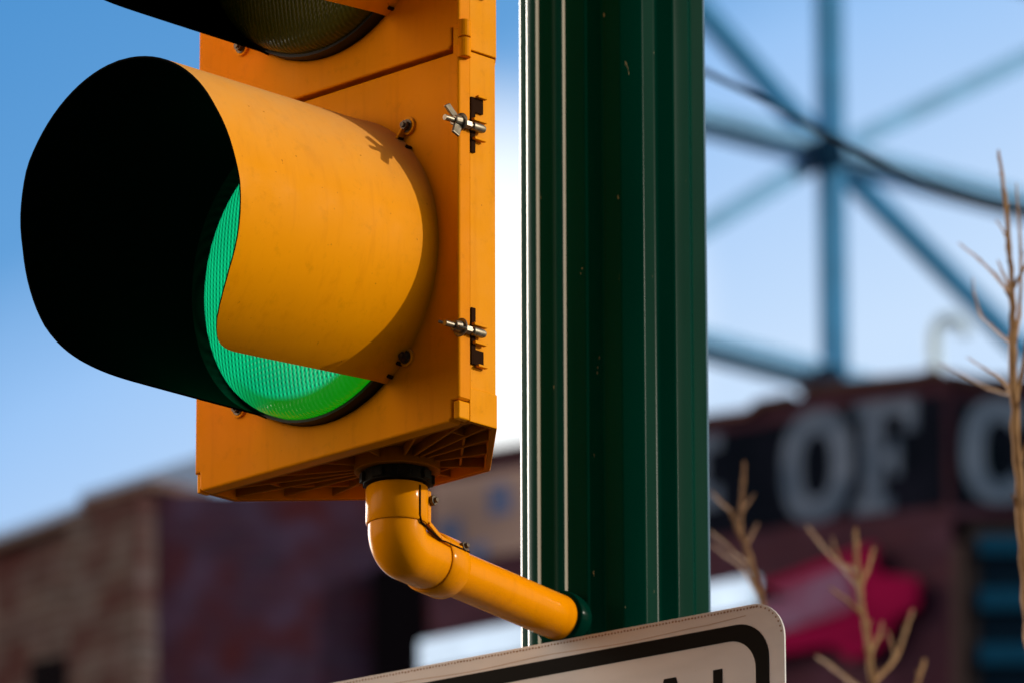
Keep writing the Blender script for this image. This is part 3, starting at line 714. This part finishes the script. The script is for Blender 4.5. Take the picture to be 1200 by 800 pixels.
# ------------------------------------------------------------------ STEEL TRUSS
TRUSS = mat('blue_painted_steel', (.035, .23, .52), .7, var=.12, scale=2, spec=.15)
TRLT = mat('pale_blue_painted_steel', (.20, .47, .85), .7, var=.12, scale=2, spec=.15)
TRDK = mat('dark_teal_steel', (.0006, .018, .05), .8, spec=.03)
TK = 1.32
plT = Plane(aty(970, 180, 50.0), R(-40))
nodeT = plT.P.copy()
tr = empty('steel_truss', (nodeT.x, nodeT.y, 0), 0, 'blue steel truss with crossing diagonals and a dark round node, upper right against the sky', 'truss')
org = parent_origin(tr)
T = lambda x, y, off=0: plT.at(x, y, off) - org
g = {'c': (970, 180), 'l': (668, 101), 'r': (1330, 275), 'cb': (970, 448), 'lb': (668, 362), 'rb': (1330, 541), 'ct': (970, -84), 'lt': (668, -163), 'rt': (1330, 8)}
def member(name, a, b, w, m, off=0, th=.10):
    bm = bmesh.new(); beam(bm, T(*a, off), T(*b, off), th * TK, w * TK, plT.n.cross(Vector((0, 0, 1))) if abs(a[0] - b[0]) < 5 else (0, 0, 1)); return finish(name, bm, m, tr)
for a, b in (('l', 'r'), ('lb', 'rb'), ('lt', 'rt')): member('chord', g[a], g[b], .165, TRLT)
for a, b in (('l', 'r'), ('lb', 'rb'), ('lt', 'rt')): member('rail', g[a], g[b], .026, TRDK, .14, .03)
for x in ('c', 'l', 'r'):
    bm = bmesh.new(); t_, b_ = plT.at(*g[x + 't']), plT.at(*g[x + 'b']); b_.x, b_.y = t_.x, t_.y
    b_.z = 0
    beam(bm, t_ - org, b_ - org, .125 * TK, .115 * TK, plT.n); finish('vertical', bm, TRUSS, tr)
for a, b in (('lt', 'c'), ('c', 'lb'), ('c', 'rt'), ('c', 'rb')):
    member('diagonal', g[a], g[b], .108, TRUSS if (a, b) in (('lt', 'c'), ('c', 'rb')) else TRLT, -.06)
for k in ('c', 'cb', 'ct', 'lb', 'l', 'r', 'rb'):
    bm = bmesh.new(); p = T(*g[k], .13); cyl(bm, p, p + plT.n * .05, .115 * TK, n=8); finish('node_plate', bm, TRDK, tr)

# ------------------------------------------------------------------ OVERHEAD CABLE
cpts = [(540, -45), (700, 25), (825, 84), (900, 120), (955, 151), (1010, 180), (1080, 214), (1140, 235), (1200, 248), (1300, 262), (1500, 275)]
def catmull(P, n=8):
    out = []
    for i in range(len(P) - 1):
        p0, p1, p2, p3 = P[max(i - 1, 0)], P[i], P[i + 1], P[min(i + 2, len(P) - 1)]
        for k in range(n):
            t = k / n; out.append(.5 * ((2 * p1) + (p2 - p0) * t + (2 * p0 - 5 * p1 + 4 * p2 - p3) * t * t + (3 * p1 - p0 - 3 * p2 + p3) * t ** 3))
    return out + [P[-1]]
CABLE = mat('black_cable_jacket', (.003, .003, .003), .9, spec=.02)
bm = bmesh.new(); sweep(bm, catmull([aty(x, y, 7.2 - .0035 * (x - 600)) for x, y in cpts]), .0058, 8)
tag(finish('overhead_cable', bm, CABLE, None, smooth=True), 'thin black cable sagging across the sky in front of the blue truss', 'cable')

# ------------------------------------------------------------------ ROOF VENT (gooseneck on the far roof)
VENT = mat('pale_blue_vent_metal', (.62, .85, 1.0), .6)
yv = 41.0
vp = [aty(x, y, yv) for x, y in ((1096, 470), (1096, 430), (1095, 400), (1099, 383), (1110, 374), (1124, 378), (1133, 392))]
vt = vp[0].copy()
bm = bmesh.new(); sweep(bm, catmull([Vector(p) for p in vp], 5), .042, 14)
tag(finish('roof_vent', bm, VENT, None, smooth=True), 'pale blue gooseneck vent pipe standing on the roof at the right', 'vent')

# ------------------------------------------------------------------ BARE SAPLING
def bark(name, c1, c2, c3):
    m, nt, N, L, b = nodes(name)
    tc = N.new('ShaderNodeTexCoord'); mp = N.new('ShaderNodeMapping'); mp.inputs['Scale'].default_value = (1, 1, .22); L.new(tc.outputs['Object'], mp.inputs['Vector'])
    n = N.new('ShaderNodeTexNoise'); n.inputs['Scale'].default_value = 190; n.inputs['Detail'].default_value = 6; L.new(mp.outputs[0], n.inputs['Vector'])
    n2 = N.new('ShaderNodeTexNoise'); n2.inputs['Scale'].default_value = 22; n2.inputs['Detail'].default_value = 4; L.new(tc.outputs['Object'], n2.inputs['Vector'])
    rp = N.new('ShaderNodeValToRGB'); e = rp.color_ramp.elements; e[0].position = .32; e[0].color = (*c1, 1); e[1].position = .7; e[1].color = (*c3, 1); k = e.new(.5); k.color = (*c2, 1)
    mx = N.new('ShaderNodeMath'); mx.operation = 'MULTIPLY_ADD'; mx.inputs[1].default_value = .55; L.new(n.outputs['Fac'], mx.inputs[0])
    m3 = N.new('ShaderNodeMath'); m3.operation = 'MULTIPLY'; m3.inputs[1].default_value = .45; L.new(n2.outputs['Fac'], m3.inputs[0]); L.new(m3.outputs[0], mx.inputs[2])
    L.new(mx.outputs[0], rp.inputs['Fac']); L.new(rp.outputs[0], b.inputs['Base Color'])
    b.inputs['Roughness'].default_value = .75; b.inputs['Specular IOR Level'].default_value = .2
    bp = N.new('ShaderNodeBump'); bp.inputs['Strength'].default_value = .7; bp.inputs['Distance'].default_value = .0015; L.new(n.outputs['Fac'], bp.inputs['Height']); L.new(bp.outputs[0], b.inputs['Normal'])
    return m
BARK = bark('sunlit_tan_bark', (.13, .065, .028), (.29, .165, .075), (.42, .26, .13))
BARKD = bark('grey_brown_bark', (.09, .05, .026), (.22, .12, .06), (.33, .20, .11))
root = aty(1060, 900, 2.6)
sap = empty('bare_sapling', (root.x, root.y, 0), 0, 'leafless young tree with tan twigs at the lower right', 'tree')
org = parent_origin(sap)
fork = Vector((0, 0, root.z - .75))
bm = bmesh.new(); sweep(bm, catmull([Vector((0, 0, 0)), Vector((.03, .01, .6)), Vector((-.02, 0, 1.3)), fork], 6), [.034 - .012 * i / 18 for i in range(19)], 12)
finish('trunk', bm, BARK, sap, smooth=True)
rng = random.Random(11)
def knobby(bm, P, r0, r1, n):
    """tapered stem with slight kinks and swollen nodes, and small buds"""
    C = catmull(P, n); L_ = len(C); rr = []
    for i in range(L_):
        t = i / (L_ - 1); r = r0 + (r1 - r0) * t
        if i % n == 0: r *= 1.22
        rr.append(r * (1 + rng.uniform(-.08, .08)))
        if 0 < i < L_ - 1: C[i] = C[i] + Vector((rng.uniform(-1, 1), rng.uniform(-1, 1), rng.uniform(-1, 1))) * r * .28
    rr[-1] *= .55
    sweep(bm, C, rr, 9)
    for i in range(2, L_ - 1, 3):
        d = Vector((rng.uniform(-1, 1), rng.uniform(-1, 1), rng.uniform(.2, 1))).normalized(); p = C[i] + d * rr[i] * .7
        cyl(bm, p, p + d * rr[i] * 1.8 + Vector((0, 0, rr[i])), rr[i] * .55, rr[i] * .12, n=6)
def limb(px, Y0, Y1, r0, r1, twigs, m=BARK, thin=1.0):
    n = len(px); P = [aty(x, y, Y0 + (Y1 - Y0) * i / (n - 1)) - org for i, (x, y) in enumerate(px)]
    P = [fork, fork.lerp(P[0], .55) + Vector((.01, 0, -.03))] + P
    bm = bmesh.new(); knobby(bm, P, r0 * thin * 1.1, r1 * thin * .85, 5); b = finish('branch', bm, m, sap, smooth=True)
    for tp, Yt0, Yt1, a, c in twigs:
        k = len(tp); Q = [aty(x, y, Yt0 + (Yt1 - Yt0) * i / (k - 1)) - org for i, (x, y) in enumerate(tp)]
        bm = bmesh.new(); knobby(bm, Q, a * thin * .85, c * thin * .75, 4); finish('twig', bm, m, b, smooth=True)
# right-hand limb
Yr = 1.75
limb([(1208, 860), (1202, 700), (1197, 600), (1190, 500), (1187, 410), (1187, 350), (1183, 290), (1177, 230), (1170, 176)], Yr, Yr, .0072, .0020, [
    ([(1187, 350), (1168, 325), (1148, 305), (1123, 285)], Yr, Yr + .5, .0030, .0012),
    ([(1187, 345), (1176, 322), (1169, 305)], Yr, Yr + .1, .0026, .0012),
    ([(1188, 405), (1168, 388), (1150, 370), (1146, 362)], Yr, Yr + .4, .0028, .0012),
    ([(1188, 470), (1175, 445), (1155, 432), (1133, 418)], Yr, Yr + .4, .0026, .0012),
    ([(1189, 400), (1194, 370), (1196, 300), (1191, 215)], Yr, Yr + .15, .0036, .0014),
    ([(1190, 470), (1200, 420), (1206, 380)], Yr, Yr, .0036, .0016),
    ([(1186, 462), (1160, 455), (1130, 440), (1100, 425)], Yr + .6, Yr + 1.3, .0022, .0010),
    ([(1184, 300), (1178, 275), (1167, 258)], Yr, Yr + .3, .0022, .0010),
    ([(1186, 340), (1200, 315), (1212, 290)], Yr, Yr, .0028, .0014),
    ([(1150, 370), (1142, 345), (1140, 325)], Yr + .35, Yr + .5, .0018, .0009),
    ([(1195, 540), (1210, 500), (1222, 470)], Yr, Yr, .003, .0014)])
# middle limb
Ym = 3.9
limb([(1030, 860), (1022, 790), (1014, 735), (1008, 690), (1004, 655), (1003, 618)], Ym, Ym, .0056, .0032, [
    ([(1008, 690), (994, 672), (983, 660), (972, 650)], Ym, Ym + .25, .0032, .0018),
    ([(1007, 690), (1016, 668), (1022, 650), (1025, 640)], Ym, Ym + .1, .0034, .0022),
    ([(1012, 722), (995, 705), (985, 698), (972, 688)], Ym, Ym - .05, .0034, .0022),
    ([(1004, 668), (985, 660), (965, 640), (946, 616)], Ym + .05, Ym + .7, .0036, .0024),
    ([(1018, 768), (1030, 745), (1034, 728)], Ym, Ym + .2, .0034, .0022),
    ([(1022, 800), (1050, 770), (1062, 735), (1070, 714)], Ym, Ym + .6, .0040, .0026),
    ([(1024, 815), (1000, 800), (975, 780), (957, 768)], Ym, Ym + .55, .0042, .0026),
    ([(1050, 770), (1044, 750), (1040, 738)], Ym + .4, Ym + .5, .0024, .0014),
    ([(985, 660), (978, 640), (975, 628)], Ym + .4, Ym + .5, .0022, .0013),
    ([(1040, 860), (1068, 820), (1078, 790), (1084, 772)], Ym, Ym + .1, .0042, .0028)], BARK, 1.0)
# left limb behind the sign's corner
Yl = 3.7
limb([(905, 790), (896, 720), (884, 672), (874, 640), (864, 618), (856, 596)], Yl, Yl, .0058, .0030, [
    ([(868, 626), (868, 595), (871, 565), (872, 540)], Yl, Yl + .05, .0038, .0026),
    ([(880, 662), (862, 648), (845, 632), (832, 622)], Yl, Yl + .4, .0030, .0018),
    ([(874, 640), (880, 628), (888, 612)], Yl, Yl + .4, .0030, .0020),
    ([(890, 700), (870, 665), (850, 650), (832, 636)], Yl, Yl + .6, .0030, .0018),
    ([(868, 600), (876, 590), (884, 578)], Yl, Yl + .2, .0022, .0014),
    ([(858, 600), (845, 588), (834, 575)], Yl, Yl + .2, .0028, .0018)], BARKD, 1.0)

# ------------------------------------------------------------------ GROUND
def sheet(name, x0, y0, x1, y1, z, m, cx=0, cy=0):
    bm = bmesh.new(); vs = [bm.verts.new(p) for p in ((x0, y0, z), (x1, y0, z), (x1, y1, z), (x0, y1, z))]; bm.faces.new(vs)
    o = finish(name, bm, m); o['kind'] = 'structure'; return o
ASPH = mat('asphalt', (.05, .05, .052), .9, var=.25, scale=3)
CONC = mat('concrete_pavement', (.04, .037, .033), .85, var=.2, scale=4)
sheet('ground', -1500, -1500, 1500, 1500, -.02, mat('dry_ground', (.035, .03, .025), .9, var=.3, scale=.3))
sheet('road', -200, 3.6, 200, 20, -.014, ASPH)
bm = bmesh.new(); box(bm, (0, -2.7, .0), (400, 12, .024)); pv = finish('pavement', bm, CONC); pv['kind'] = 'structure'

# ------------------------------------------------------------------ LIGHT
SUN_EL = R(20)
sd = Vector((.989, -.15, 0)).normalized()
sdir = Vector((sd.x * math.cos(SUN_EL), sd.y * math.cos(SUN_EL), math.sin(SUN_EL)))
sun = bpy.data.lights.new('sun', 'SUN'); sun.energy = 2.45; sun.angle = R(.7); sun.color = (1, .90, .76)
so = bpy.data.objects.new('sun', sun); col.objects.link(so); so.rotation_euler = sdir.to_track_quat('Z', 'Y').to_euler()
so.location = (10, 0, 12)
wd = bpy.data.worlds.new('World'); sc.world = wd; wd.use_nodes = True
N, L = wd.node_tree.nodes, wd.node_tree.links
bg = N['Background']; bg.inputs['Strength'].default_value = .036
sky = N.new('ShaderNodeTexSky'); sky.sky_type = 'NISHITA'; sky.sun_disc = False
sky.sun_elevation = SUN_EL; sky.sun_rotation = math.atan2(sd.x, sd.y); sky.altitude = 200; sky.air_density = 1.0; sky.dust_density = .6; sky.ozone_density = 2.0
tc = N.new('ShaderNodeTexCoord')
nrm = N.new('ShaderNodeVectorMath'); nrm.operation = 'NORMALIZE'; L.new(tc.outputs['Generated'], nrm.inputs[0])
def mathw(op, a, c=None):
    x = N.new('ShaderNodeMath'); x.operation = op
    for i, v in enumerate((a, c)):
        if v is None: continue
        if isinstance(v, (int, float)): x.inputs[i].default_value = v
        else: L.new(v, x.inputs[i])
    return x.outputs[0]
def glow(direction, cos0, cos1):
    d = N.new('ShaderNodeVectorMath'); d.operation = 'DOT_PRODUCT'; L.new(nrm.outputs[0], d.inputs[0]); d.inputs[1].default_value = Vector(direction).normalized()
    r = N.new('ShaderNodeMapRange'); r.interpolation_type = 'SMOOTHSTEP'; r.inputs[1].default_value = cos0; r.inputs[2].default_value = cos1
    L.new(d.outputs['Value'], r.inputs[0]); return r.outputs[0]
def add_light(prev, fac, colr):
    m = N.new('ShaderNodeMix'); m.data_type = 'RGBA'; m.blend_type = 'ADD'; L.new(fac, m.inputs[0]); L.new(prev, m.inputs[6]); m.inputs[7].default_value = (*colr, 1); return m.outputs[2]
def az_el(az, el): return (math.sin(R(az)) * math.cos(R(el)), math.cos(R(az)) * math.cos(R(el)), math.sin(R(el)))
c = sky.outputs['Color']
S = 1 / .036
def over(prev, fac, colr):
    m = N.new('ShaderNodeMix'); m.data_type = 'RGBA'; L.new(fac, m.inputs[0]); L.new(prev, m.inputs[6])
    if isinstance(colr, tuple): m.inputs[7].default_value = (*colr, 1)
    else: L.new(colr, m.inputs[7])
    return m.outputs[2]
# low northern sky: clear blue above, paling quickly toward the horizon haze, paler to the right
xyz = N.new('ShaderNodeSeparateXYZ'); L.new(nrm.outputs[0], xyz.inputs[0])
nz = N.new('ShaderNodeTexNoise'); nz.inputs['Scale'].default_value = 7; nz.inputs['Detail'].default_value = 4; L.new(nrm.outputs[0], nz.inputs['Vector'])
h = mathw('ADD', xyz.outputs['Z'], mathw('MULTIPLY', xyz.outputs['X'], -.42))
h = mathw('ADD', h, mathw('MULTIPLY', mathw('SUBTRACT', nz.outputs['Fac'], .5), .032))
rp = N.new('ShaderNodeValToRGB'); L.new(h, rp.inputs['Fac'])
e = rp.color_ramp.elements
e[0].position = .268; e[0].color = (.60, .77, 1.0, 1); e[1].position = .365; e[1].color = (.075, .29, .645, 1)
for p_, c_ in ((.288, (.47, .67, .97, 1)), (.309, (.33, .565, .93, 1)), (.328, (.125, .355, .71, 1))):
    k = e.new(p_); k.color = c_
sc_ = N.new('ShaderNodeVectorMath'); sc_.operation = 'SCALE'; sc_.inputs['Scale'].default_value = S; L.new(rp.outputs[0], sc_.inputs[0])
c = over(c, glow(az_el(0, 16), math.cos(R(34)), math.cos(R(12))), sc_.outputs[0])
# glows added to the sky left of the frame, for rim and fill light
c = add_light(c, glow(az_el(-36, 15), math.cos(R(18)), math.cos(R(7))), (15 * S, 14 * S, 12 * S))
c = add_light(c, glow(az_el(-97, 15), math.cos(R(33)), math.cos(R(10))), (3.8 * S, 2.85 * S, 2.0 * S))
# wide glow added round the low sun on the right, as warm fill
c = add_light(c, glow(az_el(94, 18), math.cos(R(42)), math.cos(R(6))), (1.9 * S, 1.55 * S, 1.0 * S))
# thin bright haze low in the sky straight behind the pole
c = add_light(c, mathw('MULTIPLY', glow(az_el(-.35, 17.2), math.cos(R(2.0)), math.cos(R(.2))), 1.0), (.75 * S, .58 * S, .28 * S))
L.new(c, bg.inputs['Color'])

# ------------------------------------------------------------------ render settings
sc.view_settings.view_transform = 'Standard'; sc.view_settings.look = 'None'; sc.view_settings.exposure = 0; sc.view_settings.gamma = 1
sc.render.engine = 'CYCLES'; sc.cycles.use_denoising = True; sc.cycles.use_adaptive_sampling = True; sc.cycles.adaptive_threshold = .01
sc.cycles.max_bounces = 6
try: sc.cycles.denoiser = 'OPENIMAGEDENOISE'
except Exception: pass
